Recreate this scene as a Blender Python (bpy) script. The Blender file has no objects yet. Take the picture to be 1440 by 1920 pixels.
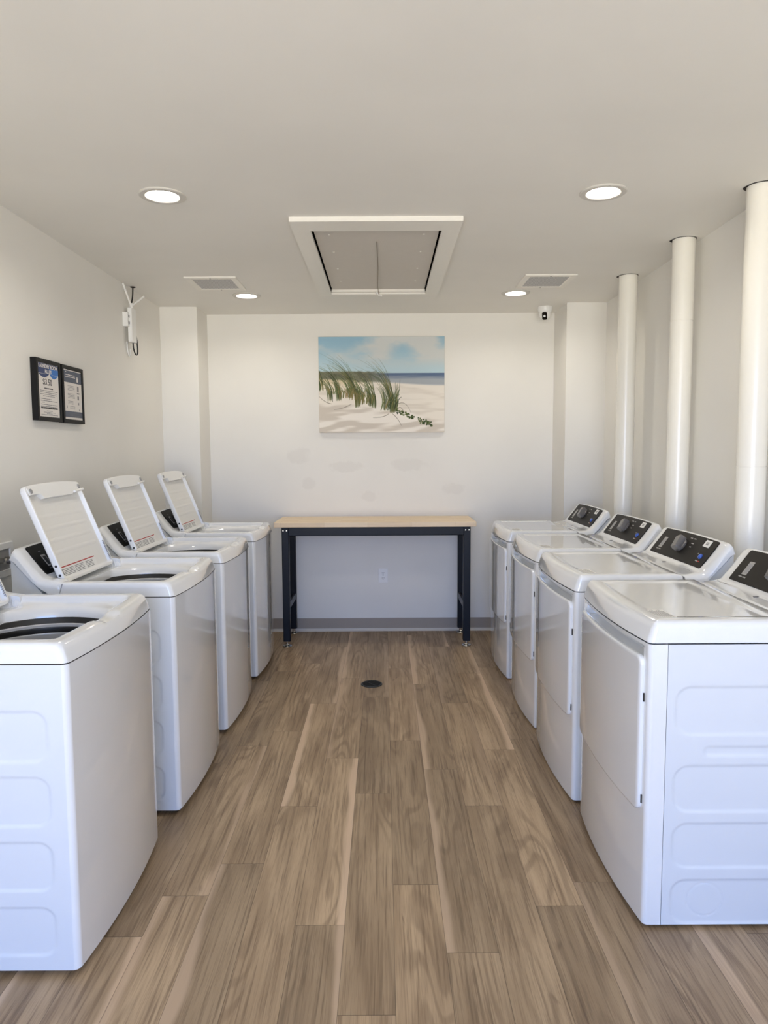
import bpy, math, random
import numpy as np
from mathutils import Vector, Matrix
random.seed(7); rng = np.random.default_rng(7)
C = bpy.context.scene.collection
PI = math.pi
R = math.radians

def srgb(r, g=None, b=None):
    if g is None: r, g, b = r
    f = lambda c: (c/255/12.92) if c/255 <= .04045 else ((c/255+.055)/1.055)**2.4
    return (f(r), f(g), f(b), 1.0)

# ------------------------------------------------------------------ materials
class NT:
    def __init__(s, name):
        s.m = bpy.data.materials.new(name); s.m.use_nodes = True
        s.t = s.m.node_tree; s.p = s.t.nodes['Principled BSDF']
    def n(s, typ, **kw):
        nd = s.t.nodes.new(typ)
        for k, v in kw.items():
            if k.startswith('_'): setattr(nd, k[1:], v)
        return nd
    def put(s, sock, v):
        if isinstance(v, bpy.types.NodeSocket): s.t.links.new(v, sock)
        else: sock.default_value = v
    def math(s, op, a, b=0.0, c=None, clamp=False):
        nd = s.n('ShaderNodeMath', _operation=op, _use_clamp=clamp)
        s.put(nd.inputs[0], a); s.put(nd.inputs[1], b)
        if c is not None: s.put(nd.inputs[2], c)
        return nd.outputs[0]
    def mix(s, f, a, b, mode='MIX'):
        nd = s.n('ShaderNodeMix', _data_type='RGBA', _blend_type=mode)
        s.put(nd.inputs[0], f); s.put(nd.inputs[6], a); s.put(nd.inputs[7], b)
        return nd.outputs[2]
    def coord(s): return s.n('ShaderNodeTexCoord').outputs['Object']
    def scale(s, v, sc):
        nd = s.n('ShaderNodeVectorMath', _operation='MULTIPLY'); s.put(nd.inputs[0], v); nd.inputs[1].default_value = sc
        return nd.outputs[0]
    def add(s, v, w):
        nd = s.n('ShaderNodeVectorMath', _operation='ADD'); s.put(nd.inputs[0], v); s.put(nd.inputs[1], w)
        return nd.outputs[0]
    def noise(s, v, scale=5., detail=3., rough=.5, dist=0.):
        nd = s.n('ShaderNodeTexNoise'); s.put(nd.inputs['Vector'], v)
        nd.inputs['Scale'].default_value = scale; nd.inputs['Detail'].default_value = detail
        nd.inputs['Roughness'].default_value = rough; nd.inputs['Distortion'].default_value = dist
        return nd.outputs[0]
    def ramp(s, f, a, b, lo=0., hi=1.):
        nd = s.n('ShaderNodeMapRange', _interpolation_type='SMOOTHSTEP'); s.put(nd.inputs[0], f)
        for i, v in zip((1, 2, 3, 4), (a, b, lo, hi)): nd.inputs[i].default_value = v
        return nd.outputs[0]
    def sep(s, v):
        nd = s.n('ShaderNodeSeparateXYZ'); s.put(nd.inputs[0], v); return nd.outputs
    def bump(s, h, strength=.2, dist=.002):
        nd = s.n('ShaderNodeBump'); s.put(nd.inputs['Height'], h)
        nd.inputs['Strength'].default_value = strength; nd.inputs['Distance'].default_value = dist
        s.t.links.new(nd.outputs[0], s.p.inputs['Normal'])
    def set(s, color=None, rough=None, metal=None, coat=None, spec=None):
        if color is not None: s.put(s.p.inputs['Base Color'], color)
        if rough is not None: s.put(s.p.inputs['Roughness'], rough)
        if metal is not None: s.p.inputs['Metallic'].default_value = metal
        if coat is not None:
            s.p.inputs['Coat Weight'].default_value = coat; s.p.inputs['Coat Roughness'].default_value = .03
        if spec is not None: s.p.inputs['Specular IOR Level'].default_value = spec
        return s.m

def plain(name, col, rough=.5, metal=0., coat=None, var=.04, vs=30., spec=None):
    t = NT(name); c = srgb(col)
    f = t.noise(t.coord(), vs, 2.)
    d = tuple(x*(1-var) for x in c[:3])+(1,)
    return t.set(t.mix(f, c, d), rough, metal, coat, spec)

def paint(name, col, patches=False):
    t = NT(name); c = srgb(col); co = t.coord()
    f = t.noise(co, 1.6, 3.)
    base = t.mix(t.ramp(f, .35, .7), c, tuple(x*.965 for x in c[:3])+(1,))
    if patches:
        x, y, z = t.sep(co)
        def ell(cx, cz, a, b):
            u = t.math('DIVIDE', t.math('SUBTRACT', x, cx), a); v = t.math('DIVIDE', t.math('SUBTRACT', z, cz), b)
            d = t.math('ADD', t.math('MULTIPLY', u, u), t.math('MULTIPLY', v, v))
            d = t.math('ADD', d, t.math('MULTIPLY', t.math('SUBTRACT', t.noise(co, 14., 4., .6), .5), 2.6))
            return t.ramp(d, 1.15, .45)
        m = ell(-.68, 1.42, .10, .07)
        for e in ((-.30, 1.33, .14, .05), (.20, 1.34, .17, .05), (-.12, 1.09, .06, .05), (-.60, 1.2, .06, .05), (.55, 1.15, .1, .05)):
            m = t.math('MAXIMUM', m, ell(*e))
        base = t.mix(t.math('MULTIPLY', m, .34), base, srgb(214, 211, 206))
    t.bump(t.noise(co, 260., 2.), .12, .001)
    return t.set(base, .55, spec=.35)

def wood_floor():
    t = NT('oak vinyl planks')
    a = t.n('ShaderNodeAttribute', _attribute_name='plank').outputs['Vector']     # (across, along, id)
    u, v, pid = t.sep(a)
    cmb = t.n('ShaderNodeCombineXYZ')
    t.put(cmb.inputs[0], t.math('ADD', u, t.math('MULTIPLY', pid, 17.3)))
    t.put(cmb.inputs[1], t.math('ADD', v, t.math('MULTIPLY', pid, 9.1)))
    t.put(cmb.inputs[2], t.math('MULTIPLY', pid, 3.7))
    co = cmb.outputs[0]
    big = t.noise(t.scale(co, (9., 1.5, 1.)), 1., 3., .55, .6)
    fine0 = t.noise(t.scale(co, (160., 6., 1.)), 1., 2., .6)
    ring = t.noise(t.scale(co, (7., 1.0, 1.)), 1., 1., .4, .3)
    rings = t.math('SINE', t.math('MULTIPLY', t.math('ADD', ring, t.math('MULTIPLY', fine0, .012)), 75.))
    streak = t.noise(t.scale(co, (90., 2.2, 1.)), 1., 4., .65, .3)
    fine = t.noise(t.scale(co, (420., 9., 1.)), 1., 2., .6)
    knot = t.ramp(t.noise(t.scale(co, (14., 4., 1.)), 1., 2., .5, 1.2), .68, .8)
    light, mid, dark = srgb(172, 148, 117), srgb(143, 120, 92), srgb(92, 71, 50)
    col = t.mix(t.ramp(big, .3, .7), mid, light)
    ringm = t.ramp(t.noise(t.scale(co, (5., 1.2, 1.)), 1.3, 1.), .42, .62)
    col = t.mix(t.math('MULTIPLY', t.math('MULTIPLY', t.ramp(rings, -.2, 1.), ringm), .38), col, dark)
    col = t.mix(t.math('MULTIPLY', t.ramp(streak, .46, .70), .62), col, dark)
    col = t.mix(t.math('MULTIPLY', t.ramp(fine, .48, .75), .36), col, srgb(92, 70, 52))
    col = t.mix(t.math('MULTIPLY', knot, .5), col, srgb(84, 62, 46))
    # pale sapwood along one edge of some planks
    wob = t.math('MULTIPLY', t.math('SUBTRACT', t.noise(t.scale(co, (3., 1.6, 1.)), 1., 2.), .5), .10)
    side = t.math('GREATER_THAN', t.math('FRACT', t.math('MULTIPLY', pid, 8.13)), .5)
    uu = t.math('ADD', t.math('MULTIPLY', u, t.math('SUBTRACT', 1., side)), t.math('MULTIPLY', t.math('SUBTRACT', .1515, u), side))
    e = t.math('ADD', uu, wob)
    has = t.ramp(t.math('FRACT', t.math('MULTIPLY', pid, 5.77)), .40, .9)
    sap = t.math('MULTIPLY', t.ramp(e, .036, .012), has)
    col = t.mix(t.math('MULTIPLY', sap, .8), col, srgb(196, 170, 142))
    tone = t.math('ADD', .84, t.math('MULTIPLY', t.math('FRACT', t.math('MULTIPLY', pid, 3.31)), .34))
    hs = t.n('ShaderNodeHueSaturation'); t.put(hs.inputs['Color'], col); t.put(hs.inputs['Value'], tone)
    hs.inputs['Saturation'].default_value = .95
    # joints
    gu = t.math('MINIMUM', u, t.math('SUBTRACT', .1515, u)); 
    ln = t.n('ShaderNodeAttribute', _attribute_name='edge').outputs['Fac']
    g = t.math('MAXIMUM', t.ramp(gu, .0013, .0004), t.ramp(ln, .0017, .0005))
    col = t.mix(t.math('MULTIPLY', g, .6), hs.outputs[0], srgb(60, 45, 34))
    t.bump(t.math('SUBTRACT', t.math('MULTIPLY', streak, .4), g), .25, .0012)
    return t.set(col, t.math('ADD', .36, t.math('MULTIPLY', streak, .16)), spec=.4)

def butcher():
    t = NT('butcher block maple')
    co = t.coord(); x, y, z = t.sep(co)
    b = t.n('ShaderNodeTexBrick'); t.put(b.inputs['Vector'], co)
    b.inputs['Scale'].default_value = 1.; b.inputs['Brick Width'].default_value = .32; b.inputs['Row Height'].default_value = .042
    b.inputs['Mortar Size'].default_value = .0005; b.offset = .37
    b.inputs['Color1'].default_value = srgb(232, 212, 182); b.inputs['Color2'].default_value = srgb(222, 198, 164)
    b.inputs['Mortar'].default_value = srgb(188, 160, 124)
    g = t.noise(t.scale(co, (4., 90., 60.)), 1., 4., .6)
    col = t.mix(t.math('MULTIPLY', t.ramp(g, .45, .75), .3), b.outputs[0], srgb(190, 158, 120))
    return t.set(col, .42)

def mesh_metal():
    t = NT('perforated vent mesh')
    x, y, z = t.sep(t.coord())
    def wave(c): return t.ramp(t.math('ABSOLUTE', t.math('SINE', t.math('MULTIPLY', c, PI/.0085))), .5, .8)
    m = t.math('MULTIPLY', wave(x), wave(y))
    return t.set(t.mix(m, srgb(205, 205, 206), srgb(90, 92, 96)), .5)

def attr_mat(name, rough=.6):
    t = NT(name)
    a = t.n('ShaderNodeAttribute', _attribute_name='ink').outputs['Color']
    t.bump(t.noise(t.coord(), 900., 1.), .08, .0006)
    return t.set(a, rough, spec=.3)

def emit(name, col, st):
    t = NT(name); t.put(t.p.inputs['Emission Color'], col); t.p.inputs['Emission Strength'].default_value = st
    return t.set(col, .5)

M = dict(
    wall=paint('warm white wall paint', (231, 229, 224)),
    wallback=paint('warm white wall paint with touch ups', (231, 229, 224), True),
    ceil=paint('ceiling paint', (231, 229, 224)),
    trim=plain('white gloss trim', (232, 229, 222), .35),
    hatch=plain('hatch panel board', (206, 201, 194), .6),
    base=plain('taupe vinyl base', (158, 147, 134), .45),
    shoe=plain('pale base toe', (196, 190, 180), .45),
    floor=wood_floor(), butcher=butcher(),
    enamel=plain('white enamel', (229, 231, 233), .12, var=.012, vs=3., coat=1.),
    steel_side=plain('white painted steel', (215, 219, 224), .28, var=.015, vs=3.),
    plastic=plain('white plastic', (234, 234, 233), .32, var=.02),
    lidpanel=plain('lid lining', (226, 225, 222), .35, var=.02),
    black=plain('black gloss panel', (14, 13, 12), .3, var=.2, spec=.25),
    blackpl=plain('black plastic', (14, 14, 15), .4, var=.2),
    dryglass=plain('charcoal panel', (34, 31, 28), .5, var=.1, spec=.22),
    grey=plain('grey plastic', (150, 150, 152), .35),
    knob=plain('smoked grey knob', (104, 101, 100), .25, coat=.5),
    ink=plain('grey print', (120, 120, 124), .6), lightink=plain('pale print', (170, 168, 164), .6),
    darkink=plain('dark print', (52, 52, 54), .6), redink=plain('red print', (176, 52, 44), .6),
    blue=plain('blue button', (54, 96, 190), .3, coat=.3),
    label=plain('label paper', (232, 232, 230), .6), 
    drum=plain('grey drum', (176, 178, 182), .35, metal=.3), ring=plain('balance ring', (190, 191, 194), .3),
    benchblk=plain('navy black powder coat', (12, 14, 21), .42, var=.15, spec=.22),
    brace=plain('grey black brace', (44, 46, 54), .4),
    chrome=plain('chrome', (190, 188, 184), .15, metal=1.),
    pipe=plain('ivory painted pipe', (236, 233, 224), .24, var=.03, vs=6.),
    gap=plain('dark gap', (46, 40, 36), .8, var=.3),
    hose=plain('grey rubber hose', (86, 80, 76), .5), steelgrey=plain('galvanised grey', (150, 148, 146), .5),
    frame=plain('black picture frame', (13, 12, 12), .5, var=.15, spec=.25),
    paper=plain('notice paper', (224, 219, 214), .7, var=.02),
    navy=plain('notice navy', (58, 72, 112), .7), azure=plain('notice blue', (64, 118, 190), .7),
    slate=plain('notice slate', (92, 98, 112), .7),
    drain=plain('dark drain iron', (44, 46, 46), .5, var=.3), drainhole=plain('drain slot', (14, 15, 16), .7),
    canvas=plain('canvas edge', (214, 208, 198), .7), art=attr_mat('printed canvas'),
    lamp=emit('warm lamp diffuser', (1., .93, .80, 1.), 94.), lamptrim=plain('lamp trim', (206, 203, 197), .45),
    ventmesh=mesh_metal(), cord=plain('pull cord', (150, 140, 126), .8), black_gl=plain('lens black', (6, 6, 7), .08),
)

# ------------------------------------------------------------------ mesh builder
class MB:
    def __init__(s): s.v, s.f, s.mi = [], [], []
    def add(s, vs, fs, mi=0):
        o = len(s.v); s.v += [tuple(p) for p in vs]
        for f in fs: s.f.append(tuple(i+o for i in f)); s.mi.append(mi)
        return s
    def box(s, x0, x1, y0, y1, z0, z1, mi=0, fn=None):
        vs = [(x, y, z) for z in (z0, z1) for y in (y0, y1) for x in (x0, x1)]
        if fn: vs = [fn(*p) for p in vs]
        return s.add(vs, [(0, 2, 3, 1), (4, 5, 7, 6), (0, 1, 5, 4), (2, 6, 7, 3), (0, 4, 6, 2), (1, 3, 7, 5)], mi)
    def rings(s, rings, mi=0, cap0=True, cap1=True):
        n = len(rings[0]); o = len(s.v); fs = []
        for r in rings: s.v += [tuple(p) for p in r]
        for k in range(len(rings)-1):
            for i in range(n):
                j = (i+1) % n
                fs.append((o+k*n+i, o+k*n+j, o+(k+1)*n+j, o+(k+1)*n+i))
        if cap0: fs.append(tuple(o+i for i in reversed(range(n))))
        if cap1: fs.append(tuple(o+(len(rings)-1)*n+i for i in range(n)))
        s.f += fs; s.mi += [mi]*len(fs); return s
    def plate(s, fn, a0, a1, b0, b1, r, layers, mi=0, cols=16, back=True, front=True):
        """rounded rectangle solid; layers = [(inset, height)]; fn(a,b,h) -> xyz"""
        first = None; prev = None; k = 6
        for ins, h in layers:
            A0, A1, B0, B1 = a0+ins, a1-ins, b0+ins, b1-ins; rr = max(r-ins, .0004)
            rr = min(rr, (A1-A0)/2-1e-5, (B1-B0)/2-1e-5)
            al = [A0+rr*(1-math.cos(i/k*PI/2)) for i in range(k+1)]
            dl = [rr*(1-math.sin(i/k*PI/2)) for i in range(k+1)]
            mids = [A0+rr+(A1-A0-2*rr)*i/cols for i in range(1, cols)]
            xs = al+mids+[A1-(q-A0) for q in reversed(al)]
            ds = dl+[0.]*len(mids)+list(reversed(dl))
            n = len(xs); o = len(s.v)
            for x, d in zip(xs, ds): s.v.append(tuple(fn(x, B0+d, h)))
            for x, d in zip(xs, ds): s.v.append(tuple(fn(x, B1-d, h)))
            loop = [o+i for i in range(n)]+[o+n+i for i in reversed(range(n))]
            if prev:
                for i in range(len(loop)):
                    j = (i+1) % len(loop)
                    s.f.append((prev[i], prev[j], loop[j], loop[i])); s.mi.append(mi)
            else: first = (o, n)
            prev = loop; last = (o, n)
        for (o, n), on, fl in ((first, back, True), (last, front, False)):
            if not on: continue
            for i in range(n-1):
                f = (o+i, o+i+1, o+n+i+1, o+n+i); s.f.append(f[::-1] if fl else f); s.mi.append(mi)
        return s
    def lathe(s, prof, c=(0, 0, 0), n=32, mi=0, fn=None, cap0=True, cap1=True):
        rs = []
        for r, z in prof:
            ring = [(c[0]+r*math.cos(2*PI*i/n), c[1]+r*math.sin(2*PI*i/n), c[2]+z) for i in range(n)]
            rs.append([fn(*p) for p in ring] if fn else ring)
        return s.rings(rs, mi, cap0, cap1)
    def tube(s, path, r, n=10, mi=0):
        P = [Vector(p) for p in path]; rs = []; up = Vector((0, 0, 1)); ref = None
        for i, p in enumerate(P):
            d = (P[min(i+1, len(P)-1)]-P[max(i-1, 0)]).normalized()
            if ref is None: ref = d.orthogonal().normalized()
            ref = (ref-d*ref.dot(d)).normalized(); b = d.cross(ref)
            rs.append([p+r*(ref*math.cos(2*PI*k/n)+b*math.sin(2*PI*k/n)) for k in range(n)])
        return s.rings(rs, mi)
    def prism(s, poly, fn, h0, h1, mi=0):
        return s.rings([[fn(a, b, h0) for a, b in poly], [fn(a, b, h1) for a, b in poly]], mi)
    def build(s, name, mats, parent=None, smooth=32, loc=None, fix=True):
        me = bpy.data.meshes.new(name); me.from_pydata(s.v, [], s.f)
        if not isinstance(mats, (list, tuple)): mats = [mats]
        for m in mats: me.materials.append(M[m] if isinstance(m, str) else m)
        me.polygons.foreach_set('material_index', s.mi)
        if fix:
            import bmesh
            bm = bmesh.new(); bm.from_mesh(me); bmesh.ops.recalc_face_normals(bm, faces=bm.faces); bm.to_mesh(me); bm.free()
        o = bpy.data.objects.new(name, me); C.objects.link(o)
        if smooth:
            me.shade_smooth(); me.set_sharp_from_angle(angle=R(smooth))
            w = o.modifiers.new('wn', 'WEIGHTED_NORMAL'); w.keep_sharp = True; w.weight = 80
        if parent: o.parent = parent
        if loc: o.location = loc
        return o

def bez(pts, n=24):
    """Catmull-Rom through points"""
    P = [Vector(p) for p in pts]; P = [P[0]*2-P[1]]+P+[P[-1]*2-P[-2]]; out = []
    for i in range(1, len(P)-2):
        for k in range(n):
            t = k/n; a, b, c, d = P[i-1:i+3]
            out.append(.5*((2*b)+(c-a)*t+(2*a-5*b+4*c-d)*t*t+(3*b-a-3*c+d)*t**3))
    return out+[P[-2]]

def thing(name, label, cat, loc=(0, 0, 0), rz=0., group=None):
    o = bpy.data.objects.new(name, None); C.objects.link(o); o.empty_display_size = .1
    o.location = loc; o.rotation_euler = (0, 0, rz); return tag(o, label, cat, group)
def tag(o, label, cat, group=None):
    o['label'] = label; o['category'] = cat
    if group: o['group'] = group
    return o
def struct(name, mb, mat, label=None, cat=None, **k):
    o = mb.build(name, mat, **k); o['kind'] = 'structure'
    o['label'] = label or name.replace('_', ' '); o['category'] = cat or name.split('_')[0]
    return o
def copy_tree(o, parent=None):
    c = o.copy(); C.objects.link(c)
    if parent: c.parent = parent
    for ch in list(o.children): copy_tree(ch, c)
    return c
def text_mesh(name, body, size, mat, parent, mtx, align='CENTER', bold=0.):
    cu = bpy.data.curves.new(name, 'FONT'); cu.body = body; cu.size = size; cu.align_x = align; cu.align_y = 'CENTER'
    cu.extrude = .0002; cu.offset = bold; cu.resolution_u = 3
    t = bpy.data.objects.new(name, cu); C.objects.link(t)
    bpy.context.view_layer.update()
    me = bpy.data.meshes.new_from_object(t.evaluated_get(bpy.context.evaluated_depsgraph_get()))
    bpy.data.objects.remove(t); me.transform(mtx); me.materials.clear(); me.materials.append(M[mat]); me.name = name
    o = bpy.data.objects.new(name, me); C.objects.link(o); o.parent = parent
    return o

# ------------------------------------------------------------------ room
XL, XR, YB, YF, ZC = -1.65, 1.63, 5.65, -2.4, 2.52
# floor: a plank mesh, with plank-local coordinates stored per corner
KNOWN = {0: 2.265, 1: 1.939, 2: 2.793, 3: 2.149, 4: 2.274, -1: 2.903, -2: 2.063, -3: 2.797, -4: 2.391, -5: 2.211, -6: 2.015}
PW, PL, X0 = .1515, 1.19, .0235
fv, ff, pl, ed = [], [], [], []
pid = 0
for k in range(-12, 12):
    xa, xb = X0+PW*k, X0+PW*(k+1)
    if xb < XL-.12 or xa > XR+.12: continue
    y = KNOWN.get(k, random.uniform(0, PL)) % PL + math.floor(YF/PL)*PL - PL
    while y < YB:
        pid += 1; rid = random.uniform(0, 40)
        ya, yb = max(y, YF-.1), min(y+PL, YB+.1)
        if yb > ya:
            cx0, cx1 = max(xa, XL-.1), min(xb, XR+.1)
            ys = [ya, min(ya+.03, yb), max(yb-.03, ya), yb]
            for j in range(3):
                o = len(fv)
                for (x, yy) in ((cx0, ys[j]), (cx1, ys[j]), (cx1, ys[j+1]), (cx0, ys[j+1])):
                    fv.append((x, yy, 0.)); pl.append((x-xa, yy-y, rid)); ed.append(min(yy-y, y+PL-yy))
                ff.append((o, o+1, o+2, o+3))
        y += PL
fb = MB(); fb.v, fb.f, fb.mi = fv, ff, [0]*len(ff)
nb = len(fv)
fb.box(XL-.1, XR+.1, YF-.1, YB+.1, -.12, -.004)
floor = struct('floor', fb, 'floor', 'wood-look plank floor with grey brown grain', 'floor', smooth=0, fix=False)
at = floor.data.attributes.new('plank', 'FLOAT_VECTOR', 'POINT')
arr = np.zeros((len(fb.v), 3), dtype=np.float32); arr[:nb] = pl; at.data.foreach_set('vector', arr.ravel())
at = floor.data.attributes.new('edge', 'FLOAT', 'POINT')
arr = np.ones(len(fb.v), dtype=np.float32); arr[:nb] = ed; at.data.foreach_set('value', arr)

# attic hatch hole in the ceiling: four slabs around it
HX0, HX1, HY0, HY1 = -.345, .285, 3.49, 4.86
c = MB()
LIGHTS = ((-.918, 3.065), (.920, 3.055), (-.935, 4.978), (.905, 4.941))
xs_ = [XL-.1, -1.03, -.82, HX0, HX1, .81, 1.02, XR+.1]
HY1 = 4.862; ys_ = [YF-.1, 2.955, 3.165, HY0, HY1, 5.07, YB+.1]
def holed(x0, x1, y0, y1, cx, cy, r=.0665, n=48):
    inn, out = [], []
    for k in range(n):
        a = 2*PI*(k+.5)/n; dx, dy = math.cos(a), math.sin(a)
        q = min(((x1-cx)/dx if dx > 0 else (x0-cx)/dx), ((y1-cy)/dy if dy > 0 else (y0-cy)/dy))
        inn.append((cx+r*dx, cy+r*dy)); out.append((cx+q*dx, cy+q*dy))
    o = len(c.v)
    for z, L_ in ((ZC, out), (ZC, inn), (ZC+.06, inn)):
        c.v += [(p[0], p[1], z) for p in L_]
    for k in range(n):
        m = (k+1) % n
        c.f += [(o+k, o+m, o+n+m, o+n+k), (o+n+k, o+n+m, o+2*n+m, o+2*n+k)]; c.mi += [0, 0]
    c.f.append(tuple(o+2*n+k for k in range(n))); c.mi.append(0)
    for X, Y in ((x0, y0), (x1, y0), (x0, y1), (x1, y1)):    # the four corner slivers
        k = min(range(n), key=lambda q: (out[q][0]-X)**2+(out[q][1]-Y)**2)
        for d in (-1, 1):
            w_ = out[(k+d) % n]
            c.add([(X, Y, ZC), (out[k][0], out[k][1], ZC), (w_[0], w_[1], ZC)], [(0, 1, 2)])
    c.box(x0, x1, y0, y1, ZC+.061, ZC+.12)
for a in range(len(xs_)-1):
    for b in range(len(ys_)-1):
        x0, x1, y0, y1 = xs_[a], xs_[a+1], ys_[b], ys_[b+1]
        if xs_[a] >= HX0-1e-6 and x1 <= HX1+1e-6 and y0 >= HY0-1e-6 and y1 <= HY1+1e-6: continue
        hit = [l for l in LIGHTS if x0 < l[0] < x1 and y0 < l[1] < y1 and y1-y0 < .25 and x1-x0 < .25]
        if hit: holed(x0, x1, y0, y1, *hit[0])
        else: c.box(x0, x1, y0, y1, ZC, ZC+.12)
struct('ceiling', c, 'ceil', 'flat off-white painted ceiling', 'ceiling', smooth=0)
struct('wall_back', MB().box(XL-.1, XR+.1, YB, YB+.1, 0, ZC), 'wallback', 'white back wall with faint touch-up patches', 'wall', smooth=0)
struct('wall_left', MB().box(XL-.1, XL, YF-.1, YB, 0, ZC), 'wall', 'white left wall behind the washers', 'wall', smooth=0)
struct('wall_right', MB().box(XR, XR+.1, YF-.1, YB, 0, ZC), 'wall', 'white right wall behind the dryers', 'wall', smooth=0)
OX0, OX1, OZ = -1.5, 1.1, 2.3
struct('wall_front', MB().box(XL, OX0, YF-.1, YF, 0, ZC).box(OX1, XR, YF-.1, YF, 0, ZC).box(OX0, OX1, YF-.1, YF, OZ, ZC), 'wall',
       'front wall with the open entrance', 'wall', smooth=0)
struct('wall_corner_left', MB().box(XL, -1.375, 5.345, YB, 0, ZC), 'wall', 'boxed-out corner column at the back left', 'wall', smooth=0)
struct('wall_corner_right', MB().box(1.34, XR, 5.27, YB, 0, ZC), 'wall', 'boxed-out corner column at the back right', 'wall', smooth=0)
def skirting(name, pts, label):
    """pts: plan polyline of the wall face, room on the left of the walking direction"""
    prof = [(0, .104), (.003, .106), (.004, .10), (.004, .022), (.007, .012), (.015, .002), (.015, 0), (0, 0)]
    rings = []
    for i, p in enumerate(pts):
        p = Vector(p); d0 = (p-Vector(pts[i-1])).normalized() if i else None
        d1 = (Vector(pts[i+1])-p).normalized() if i < len(pts)-1 else None
        ns = [Vector((-d.y, d.x)) for d in (d0, d1) if d]
        nn = sum(ns, Vector((0, 0))); nn = nn/(nn.length_squared)*len(ns) if len(ns) == 2 else ns[0]
        if len(ns) == 2: nn = (ns[0]+ns[1])/(1+ns[0].dot(ns[1]))
        rings.append([(p.x+nn.x*a, p.y+nn.y*a, b) for a, b in prof])
    mb = MB().rings(rings)
    n = len(prof)
    for q in range((len(pts)-1)*n):
        if q % n in (3, 4, 5): mb.mi[q] = 1
    return struct(name, mb, ['base', 'shoe'], label, 'baseboard')
skirting('baseboard_back', [(1.34, 5.27), (1.34, YB), (-1.375, YB), (-1.375, 5.345)], 'taupe vinyl baseboard along the back wall')
skirting('baseboard_left', [(-1.375, 5.345), (XL, 5.345), (XL, YF)], 'taupe vinyl baseboard along the left wall')
skirting('baseboard_right', [(XR, YF), (XR, 5.27), (1.34, 5.27)], 'taupe vinyl baseboard along the right wall')

# ------------------------------------------------------------------ ceiling things
def down(x0, y0): return lambda a, b, h: (x0+a, y0+b, ZC-h)
h = thing('attic_hatch', 'white framed attic hatch in the middle of the ceiling', 'hatch', (-.03, 4.13, ZC))
f = MB(); L = [(0, 0), (0, .02), (.002, .022)]
ox0, ox1, oy0, oy1 = -.398, .400, -.785, .785
ix0, ix1, iy0, iy1 = -.315, .315, -.64, .73
for (a, b, d, e) in ((ox0, ox1, oy0, iy0), (ox0, ox1, iy1, oy1), (ox0, ix0, iy0, iy1), (ix1, ox1, iy0, iy1)):
    f.box(a, b, d, e, -.022, 0)
f.build('hatch_frame', 'trim', h)
g = MB()
for (a, b, d, e) in ((ix0-.012, ix0, iy0, iy1), (ix1, ix1+.012, iy0, iy1), (ix0, ix1, iy0-.012, iy0), (ix0, ix1, iy1, iy1+.012)):
    g.box(a, b, d, e, -.004, .09)
g.box(ix0-.012, ix1+.012, iy0-.012, iy1+.012, .09, .10)
g.build('hatch_lining', 'gap', h)
hp = MB().box(ix0+.008, ix1-.008, iy0+.002, iy1-.006, .004, .016).build('hatch_panel', 'hatch', h)
for sx in (-.235, .235):
    for sy in (-.50, -.19, .16, .47):
        MB().lathe([(.006, .0042), (.006, .0025), (.004, .001)], (sx, sy, 0), 12).build('screw', 'trim', hp)
MB().box(ix0+.004, ix1-.004, iy1-.03, iy1-.004, -.012, .004).build('hatch_lip', 'trim', h)
cd = MB().tube(bez([(.0, -.38, .003), (.003, .1, -.003), (-.002, .5, -.006), (.0, .66, -.012), (.002, .69, -.03)], 8), .0022, 6)
cd.build('pull_cord', 'cord', h)
MB().tube(bez([(-.012, .685, -.018), (.0, .695, -.03), (.012, .70, -.036), (.02, .69, -.04)], 6), .007, 8).build('cord_toggle', 'label', h)

def make_light():
    t = thing('recessed_light', '', 'ceiling light', group='recessed ceiling lights')
    MB().lathe([(.072, 0), (.096, 0), (.096, -.004), (.092, -.007), (.074, -.008), (.069, -.006), (.0655, -.002), (.0645, .002), (.0625, .030), (.0655, .030)], n=48, cap0=False, cap1=False).build('trim_ring', 'lamptrim', t)
    MB().lathe([(.0625, .030), (.0625, .027), (.05, .0262), (.02, .026)], n=40).build('diffuser', 'lamp', t)
    return t
LAMP_W = 0
L0 = make_light()
for i, (x, y, lab) in enumerate(((-.918, 3.065, 'round recessed ceiling light nearest the camera on the left, above the washers'),
                                 (.920, 3.055, 'round recessed ceiling light nearest the camera on the right, above the dryers'),
                                 (-.935, 4.978, 'far recessed ceiling light beside the left air vent'),
                                 (.905, 4.941, 'far recessed ceiling light beside the right air vent, by the security camera'))):
    o = L0 if i == 0 else copy_tree(L0)
    o.location = (x, y, ZC); o['label'] = lab
def make_vent():
    t = thing('ceiling_vent', '', 'vent', group='ceiling air vents')
    f = MB().plate(lambda a, b, h: (a, b, -h), -.16, .16, -.17, .17, .004, [(0, 0), (0, .006), (.003, .009), (.034, .009), (.038, .005)], cols=2, front=False)
    f.build('vent_frame', 'trim', t)
    MB().box(-.124, .124, -.134, .134, -.0045, -.001).build('grille', 'ventmesh', t)
    for sy in (-.152, .152):
        MB().lathe([(.005, -.009), (.005, -.0105), (.002, -.011)], (0, sy, 0), 10).build('screw', 'steelgrey', t)
    return t
V0 = make_vent()
for i, (x, y, lab) in enumerate(((-1.06, 4.615, 'square mesh air vent on the left of the ceiling'), (1.03, 4.60, 'square mesh air vent on the right of the ceiling'))):
    o = V0 if i == 0 else copy_tree(V0); o.location = (x, y, ZC); o['label'] = lab
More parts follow.
